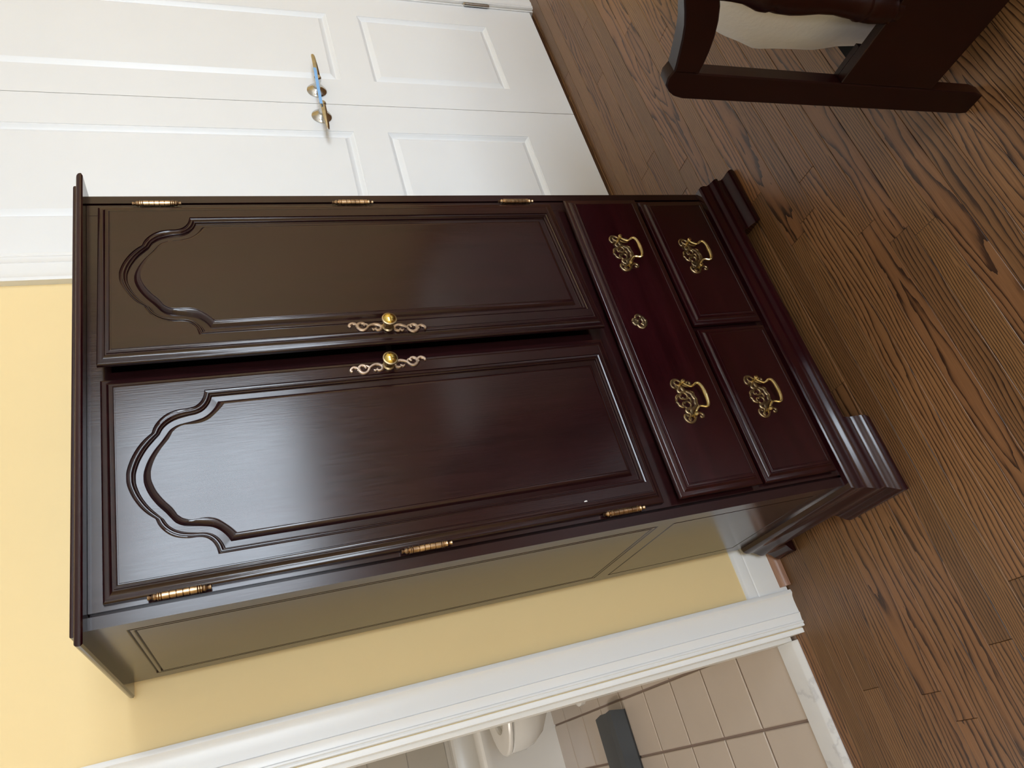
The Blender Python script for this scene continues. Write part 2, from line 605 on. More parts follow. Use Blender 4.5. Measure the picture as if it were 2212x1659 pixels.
bm = BM(); casing_v(bm, -0.146, -0.258, 0.0, HEAD + 0.115); casing_v(bm, BD0 - 0.12, BD0 - 0.005, 0.0, HEAD + 0.115); casing_h(bm, BD0 - 0.005, -0.258, HEAD, HEAD + 0.115)
structure('trim_1', bm, M_WHITE)
bm = BM(); casing_v(bm, 1.190, 1.299, 0.0, HEAD + 0.115); casing_v(bm, 2.875, 2.762, 0.0, HEAD + 0.115); casing_h(bm, 1.299, 2.762, HEAD, HEAD + 0.115)
structure('trim_2', bm, M_WHITE)
# door jamb lining of the bathroom opening with a stop
bm = BM()
box(bm, BD1 - 0.012, BD1 + 0.002, RY1 - 0.004, RY1 + WT + 0.004, 0.0, HEAD)
box(bm, BD1 - 0.024, BD1 - 0.010, RY1 + 0.055, RY1 + WT, 0.012, HEAD)
box(bm, BD0 - 0.002, BD0 + 0.012, RY1 - 0.004, RY1 + WT + 0.004, 0.0, HEAD)
box(bm, BD0, BD1, RY1 - 0.004, RY1 + WT + 0.004, HEAD - 0.012, HEAD)
structure('trim_3', bm, M_WHITE)
# closet jamb
bm = BM()
box(bm, CL0 - 0.001, CL0 + 0.008, RY1 - 0.006, RY1 + 0.10, 0, HEAD); box(bm, CL1 - 0.006, CL1 + 0.001, RY1 - 0.006, RY1 + 0.10, 0, HEAD)
structure('trim_4', bm, M_WHITE)
# marble threshold
bm = BM()
rings = [[(x, a, z) for a, z in ((0.598, -0.01), (0.598, 0.004), (0.612, 0.0145), (0.618, 0.016), (0.688, 0.016), (0.696, 0.010), (0.696, -0.01))] for x in (BD0 + 0.012, BD1 - 0.0245)]
loft(bm, rings, True, True, True)
structure('trim_5', bm, M_MARBLE)
# baseboards
def baseboard(bm, x0, x1):
    prof = [(0, 0.004), (.016, .004), (.016, .108), (.013, .113), (.0135, .119), (.010, .126), (.0095, .132), (.0055, .139), (.004, .147), (0, .150)]
    loft(bm, [[(x, RY1 - h, z) for h, z in prof] for x in (x0, x1)], True, True, True)
bm = BM(); baseboard(bm, -0.146, 1.190)
structure('baseboard_back', bm, M_WHITE)
bm = BM(); baseboard(bm, 2.875, RX1); baseboard(bm, RX0, BD0 - 0.12)
structure('baseboard_right', bm, M_WHITE)
bm = BM()
prof = [(0.016, 0.0)] + [(0.016 + 0.021 * cos(a), 0.028 * sin(a)) for a in [pi / 2 * k / 5 for k in range(6)]]
loft(bm, [[(x, RY1 - h, z) for h, z in prof] for x in (-0.134, 1.188)], True, True, True)
structure('trim_6', bm, M_SHOE)

# ------------------------------------------------------------------ closet doors
DYF = RY1 - 0.001
def closet_door(name, x0, x1, pan, knob_dir):
    bm = BM()
    z0, z1 = 0.0165, HEAD - 0.008
    panels = [(pan[0], pan[1], 0.2825, 0.887), (pan[0], pan[1], 1.020, 2.36)]
    # face grid with panel holes
    xs = [x0, pan[0], pan[1], x1]; zs = [z0, 0.2825, 0.887, 1.020, 2.36, z1]
    for i in range(3):
        for j in range(5):
            if i == 1 and j in (1, 3):
                continue
            q = [(xs[i], DYF, zs[j]), (xs[i + 1], DYF, zs[j]), (xs[i + 1], DYF, zs[j + 1]), (xs[i], DYF, zs[j + 1])]
            bm.faces.new([bm.verts.new(p) for p in q])
    prof = [(0, 0), (.0015, .0025), (.004, .0032), (.009, .0075), (.015, .0135), (.0175, .0145), (.020, .0135), (.036, .0040), (.038, .003), (.041, .003)]
    for a, b, c, d in panels:
        rect_front(bm, a, b, c, d, [(i, DYF + y) for i, y in prof], True, False)
    # edges and back
    loft(bm, [[(x0, y, z0), (x1, y, z0), (x1, y, z1), (x0, y, z1)] for y in (DYF, DYF + 0.042)], True, False, True)
    d = structure(name, bm, M_DOOR, smooth=25, flat=True)
    return d
door1 = closet_door('door_1', 1.309, 2.0265, (1.455, 1.877), -1)
door2 = closet_door('door_2', 2.0295, 2.750, (2.177, 2.608), 1)

def lever(door, x, z, sgn):
    bm = BM()
    lathe(bm, [(0.0385, 0), (0.0385, -0.003), (0.036, -0.006), (0.022, -0.013), (0.016, -0.016), (0.013, -0.018)], (x, DYF, z), 'y', 32)
    r = obj('handle_rose', bm, M_NICKEL, door)
    bm = BM()
    lathe(bm, [(0.0115, -0.014), (0.0115, -0.045), (0.014, -0.048), (0.014, -0.064), (0.011, -0.068), (0.004, -0.070)], (x, DYF, z), 'y', 20)
    obj('handle_neck', bm, M_NICKEL, door)
    bm = BM()
    # tapering lever blade
    rings = []
    for t in [k / 10 for k in range(11)]:
        xx = x + sgn * (-0.012 + 0.152 * t)
        h = 0.0115 - 0.004 * t if 0 < t < 1 else 0.006
        yy = DYF - 0.060 - 0.006 * sin(pi * t)
        th = 0.006 if 0 < t < 1 else 0.003
        rings.append([(xx, yy + th * cos(a), z + h * sin(a)) for a in [2 * pi * k / 10 for k in range(10)]])
    loft(bm, rings, True, True, True)
    obj('handle_lever', bm, M_NICKEL, door)
lever(door1, 1.955, 1.130, -1)
lever(door2, 2.102, 1.128, 1)

def door_hinge(door, x, z0, z1):
    bm = BM()
    box(bm, x - 0.001, x + 0.006, DYF - 0.006, DYF + 0.004, z0, z1)
    lathe(bm, [(0.003, -0.008), (0.0075, -0.006), (0.0085, 0), (0.0085, (z1 - z0)), (0.0075, (z1 - z0) + 0.006), (0.003, (z1 - z0) + 0.010)], (x + 0.003, DYF - 0.009, z0), 'z', 12)
    obj('hinge', bm, M_NICKEL, door)
door_hinge(door2, 2.752, 0.238, 0.352)
door_hinge(door2, 2.752, 1.30, 1.414)
door_hinge(door2, 2.752, 2.20, 2.314)

# blue tape tying both levers together: a thin loop wound round the two necks
bm = BM()
def tape_strip(bm, pts, h):
    rings = []
    for x, y, z in pts:
        rings.append([(x, y, z - h), (x, y - 0.0015, z - h), (x, y - 0.0015, z + h), (x, y, z + h)])
    loft(bm, rings, True, True, True)
tape_strip(bm, [(2.150, DYF - 0.0695, 1.133), (2.120, DYF - 0.0745, 1.134), (2.102, DYF - 0.0755, 1.135), (2.05, DYF - 0.0735, 1.136), (1.99, DYF - 0.0735, 1.137), (1.955, DYF - 0.0755, 1.138), (1.938, DYF - 0.0745, 1.138)], 0.0055)
tag(obj('tape_strip', bm, M_TAPE, origin=(2.03, DYF - 0.075, 1.13)), 'blue masking tape strip tied across the two closet door levers', 'tape')

# ------------------------------------------------------------------ armoire
arm = thing('armoire', 'tall dark mahogany armoire with two arched-panel doors and brass hardware', 'armoire', (0.5, 0.25, 0))
D, HT, ZB = 0.505, 1.8295, 0.132

bm = BM()      # carcass: back, shelf and underside (sides are their own panels)
box(bm, 0.02, 0.98, D - 0.012, D - 0.001, 0.07, HT - 0.001)
box(bm, 0.02, 0.98, 0.022, D - 0.012, HT - 0.018, HT - 0.001)
box(bm, 0.02, 0.98, 0.022, D - 0.012, 0.64, 0.655)
box(bm, 0.02, 0.98, 0.022, D - 0.012, 0.07, 0.09)
box(bm, 0.02, 0.98, 0.022, D - 0.012, 1.20, 1.212)
obj('carcass', bm, M_INSIDE, arm)

def groove_rect(bm, xg, y0, y1, z0, z1, w, dep, sgn):
    """V groove ring cut into the face x = xg (faces -x when sgn=-1); returns ring rects for the face tiling"""
    rings = []
    for i, dx in ((0, 0), (w / 2, dep), (w, 0)):
        rings.append([(xg - sgn * dx, y0 + i, z0 + i), (xg - sgn * dx, y1 - i, z0 + i), (xg - sgn * dx, y1 - i, z1 - i), (xg - sgn * dx, y0 + i, z1 - i)])
    loft(bm, rings, True)

def side_panel(xg, sgn):
    bm = BM()
    x_in = xg - sgn * 0.022
    ys0, ys1 = 0.0, D
    P = [(0.043, 0.458, 0.196, 0.628), (0.043, 0.458, 0.668, 1.7775)]
    gw, gd = 0.0055, 0.0035
    def q(y0, y1, z0, z1):
        bm.faces.new([bm.verts.new(p) for p in ((xg, y0, z0), (xg, y1, z0), (xg, y1, z1), (xg, y0, z1))])
    zs = [ZB - 0.06, P[0][2], P[0][3], P[1][2], P[1][3], HT]
    q(ys0, P[0][0], zs[0], zs[5]); q(P[0][1], ys1, zs[0], zs[5])
    q(P[0][0], P[0][1], zs[0], zs[1]); q(P[0][0], P[0][1], zs[2], zs[3]); q(P[0][0], P[0][1], zs[4], zs[5])
    # lower panel: one groove; upper: double groove frame
    for k, (a, b, c, d) in enumerate(P):
        groove_rect(bm, xg, a, b, c, d, gw, gd, sgn)
        i = gw
        if k == 1:
            j = i + 0.0045
            rr = [[(xg, a + t, c + t), (xg, b - t, c + t), (xg, b - t, d - t), (xg, a + t, d - t)] for t in (i, j)]
            loft(bm, rr, True)
            groove_rect(bm, xg, a + j, b - j, c + j, d - j, gw, gd, sgn)
            i = j + gw
        q(a + i, b - i, c + i, d - i)
    # inner side and edges
    loft(bm, [[(x, ys0, zs[0]), (x, ys1, zs[0]), (x, ys1, zs[5]), (x, ys0, zs[5])] for x in (xg, x_in)], True, False, True)
    bmesh.ops.remove_doubles(bm, verts=bm.verts, dist=1e-6)
    return bm
obj('side_panel', side_panel(0.0, -1), M_WOODS, arm, smooth=12)
obj('side_panel', side_panel(1.0, 1), M_WOODS, arm, smooth=12)

bm = BM()      # face frame
x0, x1 = 0.0285, 0.9715
box(bm, x0, 0.058, 0.0, 0.022, ZB - 0.06, HT - 0.0005); box(bm, x1 - 0.031, x1, 0.0, 0.022, ZB - 0.06, HT - 0.0005)
box(bm, 0.058, 0.9415, 0.0005, 0.022, 1.785, HT - 0.0005)
box(bm, 0.058, 0.9415, 0.0005, 0.022, 0.612, 0.690)
box(bm, 0.058, 0.9415, 0.0005, 0.022, 0.356, 0.408)
box(bm, 0.058, 0.9415, 0.0005, 0.022, 0.075, 0.168)
box(bm, 0.480, 0.516, 0.0005, 0.022, 0.168, 0.356)
box(bm, 0.018, 0.0285, 0.014, 0.022, ZB - 0.06, HT - 0.001); box(bm, 0.9715, 0.982, 0.014, 0.022, ZB - 0.06, HT - 0.001)
obj('face_frame', bm, M_WOODV, arm, smooth=None)

bm = BM()      # top board with a rounded front and ends, thin upper board on it
def top_layer(bm, xo, yf, z0, z1, rnd):
    prof = [(0.004, 0), (0, rnd * 0.3)] + [(rnd * 1.1 * (1 - cos(a)), (z1 - z0) - rnd + rnd * sin(a)) for a in [pi / 2 * k / 5 for k in range(6)]]
    rings = []
    for i, h in prof:
        rings.append([(-xo + i, D, z0 + h), (-xo + i, yf + i, z0 + h), (1 + xo - i, yf + i, z0 + h), (1 + xo - i, D, z0 + h)])
    loft(bm, rings, True, True, True)
top_layer(bm, 0.033, -0.041, HT, HT + 0.0145, 0.009)
top_layer(bm, 0.012, -0.021, HT + 0.0145, HT + 0.0235, 0.004)
obj('top_board', bm, M_WOODH, arm)

# base moulding swept round three sides, then four bracket feet below
BP = [(0.0, 0.1345), (0.011, 0.131), (0.0165, 0.124), (0.019, 0.113), (0.0185, 0.104), (0.0195, 0.098), (0.0235, 0.0905), (0.0275, 0.084), (0.0330, 0.0745), (0.0345, 0.068), (0.0345, 0.0635), (0.0315, 0.0605)]
bm = BM()
rings = [[(-e, D, z), (-e, -e, z), (1 + e, -e, z), (1 + e, D, z)] for e, z in BP] + [[(0.01, D, 0.0605), (0.01, 0.03, 0.0605), (0.99, 0.03, 0.0605), (0.99, D, 0.0605)]]
loft(bm, rings, False)
obj('base_moulding', bm, M_WOODH, arm)
FP = [(0.0305, 0.062), (0.0305, 0.056), (0.0320, 0.048), (0.0365, 0.0405), (0.0430, 0.0335), (0.0490, 0.027), (0.0535, 0.020), (0.0555, 0.013), (0.0550, 0.007), (0.0520, 0.0)]
def foot(corner):
    sx, front = corner
    bm = BM()
    X = (lambda e: -e) if sx < 0 else (lambda e: 1 + e)
    ln = 0.205
    outer, inner = [], []
    for e, z in FP:
        u = 1 - z / 0.062
        cut = 0.024 * (0.5 + 0.5 * cos(pi * min(1, u * 1.25))) if u < 0.8 else 0.0
        cut = 0.022 * (1 - u) ** 0.8
        a = ln - 0.0525 + cut
        xi = a if sx < 0 else 1 - a
        if front:
            outer.append([(X(e), a, z), (X(e), -e, z), (xi, -e, z)])
            inner.append([(X(0.0), a, z), (X(0.0), 0.012, z), (xi, 0.012, z)])
        else:
            yb = D - 0.075 - cut
            outer.append([(X(e), yb, z), (X(e), D, z)])
            inner.append([(X(0.0), yb, z), (X(0.0), D, z)])
    rings = [list(o) + list(reversed(i)) for o, i in zip(outer, inner)]
    loft(bm, rings, True, True, True)
    obj('foot', bm, M_WOODH, arm)
for c in ((-1, True), (1, True), (-1, False), (1, False)):
    foot(c)

LIP = [(0, -0.001), (0, -0.0075), (.0018, -0.0100), (.0050, -0.0115), (.0095, -0.0122), (.0125, -0.0135), (.0150, -0.0162), (.0165, -0.0182), (.0190, -0.0186), (.0195, -0.0205), (.0225, -0.0212), (.0245, -0.0222), (.0255, -0.0210), (.0275, -0.0210), (.0280, -0.0220)]

# door with an arched raised panel ------------------------------------------------
O_CORNER = [(.176, 1.613), (.163, 1.6155), (.150, 1.622), (.141, 1.632), (.1372, 1.645), (.1365, 1.662), (.131, 1.682), (.1205, 1.697), (.105, 1.709), (.0895, 1.7147)]
O_TOP = [(.0895, 1.7147), (.0770, 1.7285), (.060, 1.7415), (.0375, 1.753), (.014, 1.7602), (0, 1.761)]
I_CORNER = [(.1395, 1.5775), (.130, 1.585), (.118, 1.5965), (.1065, 1.610), (.101, 1.625), (.0998, 1.640), (.1000, 1.655), (.0955, 1.668), (.0865, 1.6775)]
I_TOP = [(.0865, 1.6775), (.0720, 1.6850), (.055, 1.698), (.034, 1.7105), (.012, 1.7180), (0, 1.719)]
def outline(corner, top, zb, n1=26, n2=14):
    c = resample(catmull(corner, 5), n1)
    t = resample(catmull(top, 5), n2)
    hw = corner[0][0]
    bot = [(-hw + 2 * hw * k / 6, zb) for k in range(6)]
    rs = [(hw, zb + (corner[0][1] - zb) * k / 6) for k in range(6)]
    half = c[:-1] + t
    left = [(-x, z) for x, z in reversed(half[:-1])]
    ls = [(-hw, corner[0][1] + (zb - corner[0][1]) * k / 6) for k in range(1, 6)]
    return bot + rs + half + left + ls, (len(bot), len(rs), len(half), len(left), len(ls))
OUT, CNT = outline(O_CORNER, O_TOP, 0.695)
INN, _ = outline(I_CORNER, I_TOP, 0.734)
STAGE = [(0, -.0220), (.02, -.0192), (.09, -.0180), (.13, -.0182), (.15, -.0200), (.19, -.0200), (.22, -.0175), (.27, -.0160), (.31, -.0162), (.33, -.0130), (.36, -.0118), (.66, -.0108), (.70, -.0125), (.77, -.0170), (.86, -.0196), (.95, -.0203), (.97, -.0216), (1.0, -.0218)]

def make_door(x0, x1, z0, z1, hinge_side):
    cx = (x0 + x1) / 2
    bm = BM()
    # outer lip, from the back edge to the face
    rings = [[(x0 + i, y, z0 + i), (x1 - i, y, z0 + i), (x1 - i, y, z1 - i), (x0 + i, y, z1 - i)] for i, y in LIP]
    loft(bm, rings, True, True, False)
    # flat frame between the lip and the panel outline
    fi, fy = LIP[-1]
    a, b, c, d = x0 + fi, x1 - fi, z0 + fi, z1 - fi
    nb, nr, nh, nl, nls = CNT
    rect = []
    rect += [(a + (b - a) * k / nb, c) for k in range(nb)]
    hc, zc = O_CORNER[0]
    rect += [(b, c + (zc + 0.02 - c) * k / nr) for k in range(nr)]
    # along the arch: climb the stile to the top corner, then run along the top rail
    arch = []
    up = 10
    tot = nh + nl
    pathR = [(b, zc + 0.02), (b, d)]
    half = resample([(b, zc + 0.02), (b, d), (cx, d)], 400)
    # match by index: right half
    hpts = OUT[nb + nr: nb + nr + nh]
    for (px, pz) in hpts:
        ang = math.atan2(pz - 1.60, px - 0.0)
        # radial projection from (cx,1.60) on to the frame rectangle
        dx, dz = cos(ang), sin(ang)
        t = min(((b - cx) / dx) if dx > 1e-6 else 1e9, ((d - 1.60) / dz) if dz > 1e-6 else 1e9)
        arch.append((cx + dx * t, 1.60 + dz * t))
    rect += arch
    rect += [(2 * cx - x, z) for x, z in reversed(arch[:-1])]
    rect += [(a, c + (zc + 0.02 - c) * (1 - k / 6)) for k in range(1, 6)]
    assert len(rect) == len(OUT)
    loft(bm, [[(x, fy, z) for x, z in rect], [(cx + x, STAGE[0][1], z) for x, z in OUT]], True)
    # fill between rectangle corners and the projected arch points
    for s in (1, -1):
        for k in range(len(arch) - 1):
            p, q = arch[k], arch[k + 1]
            if abs(p[0] - b) < 1e-6 and abs(q[1] - d) < 1e-6 and q[0] < b - 1e-6:
                tri = [(cx + s * (v[0] - cx), fy, v[1]) for v in (p, (b, d), q)]
                bm.faces.new([bm.verts.new(v) for v in tri])
    # moulded steps down to the band and up to the raised field
    rings = []
    for t, y in STAGE:
        rings.append([(cx + o[0] + (i[0] - o[0]) * t, y, o[1] + (i[1] - o[1]) * t) for o, i in zip(OUT, INN)])
    loft(bm, rings, True, False, True)
    return obj('door', bm, M_WOODV, arm, smooth=28, flat=True)

def knob_set(door, cx, cz, yf, rot):
    bm = BM()
    for sz in (1, -1):
        kw = dict(wk=1.3, y_back=yf, depth=0.0042, cx=cx, cz=cz, sz=sz, rot=rot)
        ribbon(bm, [(-3, 71), (3, 69), (7, 73), (8, 79), (4, 85), (0, 86), (-2, 83)], 5, 6.5, **kw)
        ribbon(bm, [(2, 55), (5, 52), (9, 54), (10, 61), (5, 67), (-3, 67), (-9, 61), (-9, 53), (-3, 46), (4, 42)], 4, 7, **kw)
        ribbon(bm, [(-6, 48), (0, 45), (5, 38), (8, 29), (6, 20), (0, 15), (-7, 17), (-9, 24), (-6, 30)], 4.5, 6.5, **kw)
        ribbon(bm, [(8, 50), (5, 46), (1, 43)], 4, 5, **kw)
        ribbon(bm, [(-6, 36), (-8, 32), (-4, 26)], 3, 5, **kw)
        ribbon(bm, [(2, 16), (3, 8), (1, 0)], 7, 8, **kw)
        ribbon(bm, [(3, 67), (0, 70), (-3, 71)], 3.5, 4, **kw)
    obj('knob_backplate', bm, M_PEWTER, door)
    bm = BM()
    lathe(bm, [(0.0135, 0), (0.0135, -0.004), (0.010, -0.006), (0.0085, -0.012), (0.0095, -0.020), (0.0135, -0.025), (0.0165, -0.0275), (0.0175, -0.030), (0.0170, -0.0325), (0.0148, -0.0333)], (cx, yf, cz), 'y', 28)
    k = obj('knob', bm, M_ANT, door)
    bm = BM()
    lathe(bm, [(0.0148, -0.032), (0.0135, -0.0345), (0.0105, -0.0375), (0.0065, -0.0395), (0.0022, -0.0402)], (cx, yf, cz), 'y', 28)
    obj('knob_face', bm, M_KNOB, door, label='bright polished brass knob face')

# left door (closed)
dl = make_door(0.0385, 0.4915, 0.6630, 1.8045, 'L')
bm = BM(); box(bm, 0.478, 0.5135, -0.001, 0.006, 0.672, 1.795)
obj('astragal', bm, M_WOODV, dl, smooth=None)
knob_set(dl, 0.4600, 1.226, -0.022, 0.085)
# right door (left slightly ajar on its hinges)
hx = 0.9565
Rm = Matrix.Rotation(radians(4.6), 4, 'Z')
XF = Matrix.Translation((hx, -0.004, 0)) @ Rm @ Matrix.Translation((-hx, 0.004, 0))
dr = make_door(0.5040, 0.9565, 0.6630, 1.8045, 'R')
knob_set(dr, 0.5375, 1.217, -0.022, -0.115)
XF = None
bm = BM(); ribbon(bm, [(0, -3.5), (0.6, 0), (-0.4, 3.5)], 2.0, 2.6, -0.022, 0.0006, 0.068, 0.861)
obj('paint_chip', bm, M_WHITE, dl, label='tiny pale paint chip')

# hinges ----------------------------------------------------------------------
def barrel_hinge(x, zc):
    L = 0.106
    r = 0.0056
    K = 1.28
    P = [(0.0012, -L / 2), (0.0036, -L / 2 + 0.001), (0.0032, -L / 2 + 0.004), (0.0022, -L / 2 + 0.006), (0.0034, -L / 2 + 0.0075), (0.0050, -L / 2 + 0.011), (0.0046, -L / 2 + 0.014),
         (0.0038, -L / 2 + 0.0155), (0.0058, -L / 2 + 0.0168), (0.0058, -L / 2 + 0.0182), (0.0046, -L / 2 + 0.0192), (0.0056, -L / 2 + 0.0205), (0.0056, -L / 2 + 0.0222), (0.0050, -L / 2 + 0.023)]
    seg = []
    zz = -L / 2 + 0.0235
    cuts = [0.0, 0.22, 0.405, 0.59, 0.78, 1.0]
    H = L - 0.047
    for a, b in zip(cuts[:-1], cuts[1:]):
        seg += [(r - 0.0012, zz + H * a + 0.0002), (r, zz + H * a + 0.0009), (r, zz + H * b - 0.0009), (r - 0.0012, zz + H * b - 0.0002)]
    prof = [(q * K, h) for q, h in P + seg + [(q, -h) for q, h in reversed(P)]]
    bm = BM()
    lathe(bm, prof, (x, -0.0105, zc), 'z', 16)
    h = obj('hinge', bm, M_COPPER, arm)
    return h
for zc in (1.6825, 1.2270, 0.7710):
    barrel_hinge(0.0345, zc)
for zc in (1.6810, 1.2225, 0.7670):
    barrel_hinge(0.9665, zc)

# drawers ---------------------------------------------------------------------
def pull(drawer, cx, cz, yf):
    bm = BM()
    for sx in (1, -1):
        kw = dict(wk=1.18, y_back=yf, depth=0.0032, cx=cx, cz=cz + 0.002, sx=sx * 0.94, sz=0.94)
        ribbon(bm, [(46, 8), (54, 13), (62, 20), (64.5, 29), (62, 37), (54, 43), (46, 43.5), (41, 39), (43, 33), (48, 33)], 4.5, 6.5, **kw)   # outer scroll
        ribbon(bm, [(60, 30), (54, 33), (47, 26), (42, 24)], 4, 5, **kw)
        ribbon(bm, [(48, 12), (43, 4), (41, -6), (46, -13), (52, -12), (53, -6), (49, -4)], 5, 6.5, **kw)     # lower lobe
        ribbon(bm, [(47, 24), (40, 23), (35, 29), (30, 31), (26, 27), (26, 18), (27, 10)], 5, 7.5, **kw)      # inner shoulder
        ribbon(bm, [(46, 20), (38, 16), (28, 14)], 10, 11, **kw)                                             # boss under the post
        ribbon(bm, [(18, 30), (23, 25), (23, 17), (17, 11), (9, 11), (4, 17), (5, 24), (10, 27)], 4.5, 5.5, **kw)  # ring
        ribbon(bm, [(16, 29), (18, 36), (13, 44), (6, 46), (0, 50)], 5, 6.5, **kw)                            # crown
        ribbon(bm, [(4, 24), (6, 31), (11, 34), (15, 33)], 4, 4.5, **kw)
        ribbon(bm, [(29, 13), (24, 3), (18, -5), (9, -6), (0, -9)], 7, 9, **kw)                               # lower band
        ribbon(bm, [(26, -3), (21, -11), (14, -10), (6, -12), (0, -14)], 4, 5.5, **kw)
        ribbon(bm, [(9, 11), (5, 6), (0, 5)], 4, 5, **kw)
    obj('pull_plate', bm, M_ANT, drawer)
    for sx in (1, -1):
        bm = BM()
        lathe(bm, [(0.0050, -0.002), (0.0046, -0.010), (0.0040, -0.013), (0.0056, -0.0155), (0.0060, -0.0185), (0.0045, -0.0215), (0.0015, -0.0225)], (cx + sx * 0.046, yf, cz + 0.019), 'y', 12)
        obj('pull_post', bm, M_BAIL, drawer)
    half = [(46, 19, -13), (40, 16, -15), (33, 10, -17), (28.5, 4, -19), (29.5, -3, -21), (33, -10, -23), (32, -16, -25), (25, -20, -26), (14, -22, -26.5)]
    pts = [(cx + x / 1000, yf + y / 1000, cz + z / 1000) for x, z, y in half] + [(cx, yf - 0.0268, cz - 0.0226)] + [(cx - x / 1000, yf + y / 1000, cz + z / 1000) for x, z, y in reversed(half)]
    p = catmull(pts, 4)
    n = len(p)
    rad = [0.0030 + 0.0022 * max(0, 1 - abs(2 * i / (n - 1) - 1) * 1.7) for i in range(n)]
    bm = BM(); tube(bm, p, rad, 10)
    obj('pull_bail', bm, M_BAIL, drawer)

def drawer(x0, x1, z0, z1, out):
    bm = BM()
    rect_front(bm, x0, x1, z0, z1, [(i, y - out) for i, y in LIP])
    # drawer box behind the front
    box(bm, x0 + 0.035, x1 - 0.035, -0.0009 - out, 0.40, z0 + 0.035, z1 - 0.045)
    return obj('drawer', bm, M_WOODH, arm, smooth=28, flat=True)
TO = 0.0165
dt = drawer(0.0355, 0.9540, 0.3930, 0.6285, TO)
FY = -0.022 - TO
pull(dt, 0.745, 0.498, FY)
pull(dt, 0.2735, 0.497, FY)
bm = BM()
ec = dict(y_back=FY, depth=0.003, cx=0.5165, cz=0.5535)
for sx in (1, -1):
    kw = dict(ec, sx=sx)
    ribbon(bm, [(0, 21), (5, 18), (8, 14), (5, 9), (2, 4)], 8, 10, **kw)
    ribbon(bm, [(4, 8), (11, 10), (17, 6), (19.5, -1), (16, -7), (10, -6), (6, 0)], 6, 8.5, **kw)
    ribbon(bm, [(16, -6), (12, -12), (6, -15), (0, -19)], 7, 9, **kw)
    ribbon(bm, [(11, -7), (5, -9), (0, -10)], 8, 10, **kw)
ribbon(bm, [(0, 23), (0, 17), (0, 10)], 8, 10, **ec)
obj('escutcheon', bm, M_ANT, dt)
d2 = drawer(0.0385, 0.4905, 0.150, 0.3765, 0.006)
pull(d2, 0.2655, 0.268, -0.028)
d3 = drawer(0.5050, 0.9545, 0.150, 0.3765, 0.006)
pull(d3, 0.734, 0.268, -0.028)

# ------------------------------------------------------------------ futon frame end (right foreground)
FX0, FX1 = 0.580, 0.611
fut = thing('futon', 'dark red-brown wooden futon frame end with curved arm and turned spindles', 'futon', (0.595, -1.05, 0))
YM = -1.05                                  # mirror line of the frame end
def mir(pts):
    return [(2 * YM - y, z) for y, z in reversed(pts)]
post = [(-0.679, 0.0), (-0.725, 0.0), (-0.731, 0.030), (-0.731, 0.735), (-0.734, 0.7885), (-0.7175, 0.7935), (-0.702, 0.7900), (-0.689, 0.776), (-0.681, 0.762), (-0.6765, 0.742), (-0.676, 0.02)]
bm = BM(); prism_x(bm, post, FX0, FX1, 0.0025); obj('leg', bm, M_FUTON, fut)
bm = BM(); prism_x(bm, mir(post), FX0, FX1, 0.0025); obj('leg', bm, M_FUTON, fut)
armt = [(-0.731, 0.7885), (-0.745, 0.7915), (-0.770, 0.7985), (-0.795, 0.8060), (-0.818, 0.8145), (-0.840, 0.8260), (-0.863, 0.8395), (-0.900, 0.858), (-0.95, 0.874), (-1.00, 0.882), (YM, 0.884)]
armb = [(-0.731, 0.736), (-0.752, 0.7365), (-0.775, 0.739), (-0.803, 0.7445), (-0.832, 0.7540), (-0.8565, 0.7655), (-0.868, 0.7730), (-0.90, 0.790), (-0.95, 0.807), (-1.00, 0.815), (YM, 0.817)]
poly = armt + mir(armt)[1:] + mir(mir(mir(armb)))[0:0] + [(2 * YM - y, z) for y, z in armb] + list(reversed(armb))[1:]
bm = BM(); prism_x(bm, poly, FX0 - 0.001, FX1 + 0.001, 0.0025); obj('arm_rest', bm, M_FUTON, fut)
bm = BM()
ya, yb = 2 * YM + 0.731, -0.731
box(bm, FX0 + 0.001, 0.600, ya, yb, 0.159, 0.404, 0.0015)
box(bm, 0.600, FX1, -0.797, yb, 0.159, 0.4035); box(bm, 0.600, FX1, ya, -0.848, 0.159, 0.4035); box(bm, 0.600, FX1, -0.848, -0.797, 0.159, 0.375)
obj('rail', bm, M_FUTON, fut, smooth=None)
for yc in (-0.8785, YM, 2 * YM + 0.8785):
    bm = BM()
    ztop = 0.80 if yc != YM else 0.83
    prof = [(0.020, 0.39), (0.021, 0.404), (0.0245, 0.408), (0.0262, 0.412), (0.0250, 0.417), (0.0262, 0.424), (0.0276, 0.447), (0.0270, 0.462), (0.0250, 0.468), (0.0268, 0.473), (0.0268, 0.478), (0.0240, 0.483),
            (0.0226, 0.504), (0.0200, 0.529), (0.0214, 0.563), (0.0262, 0.600), (0.0282, 0.625), (0.0276, 0.655), (0.0255, 0.668), (0.0280, 0.676), (0.0275, 0.690), (0.0235, 0.704), (0.0190, 0.722), (0.0175, 0.75), (0.0175, ztop)]
    lathe(bm, prof, (0.5935, yc, 0), 'z', 20)
    obj('spindle', bm, M_FUTON, fut)

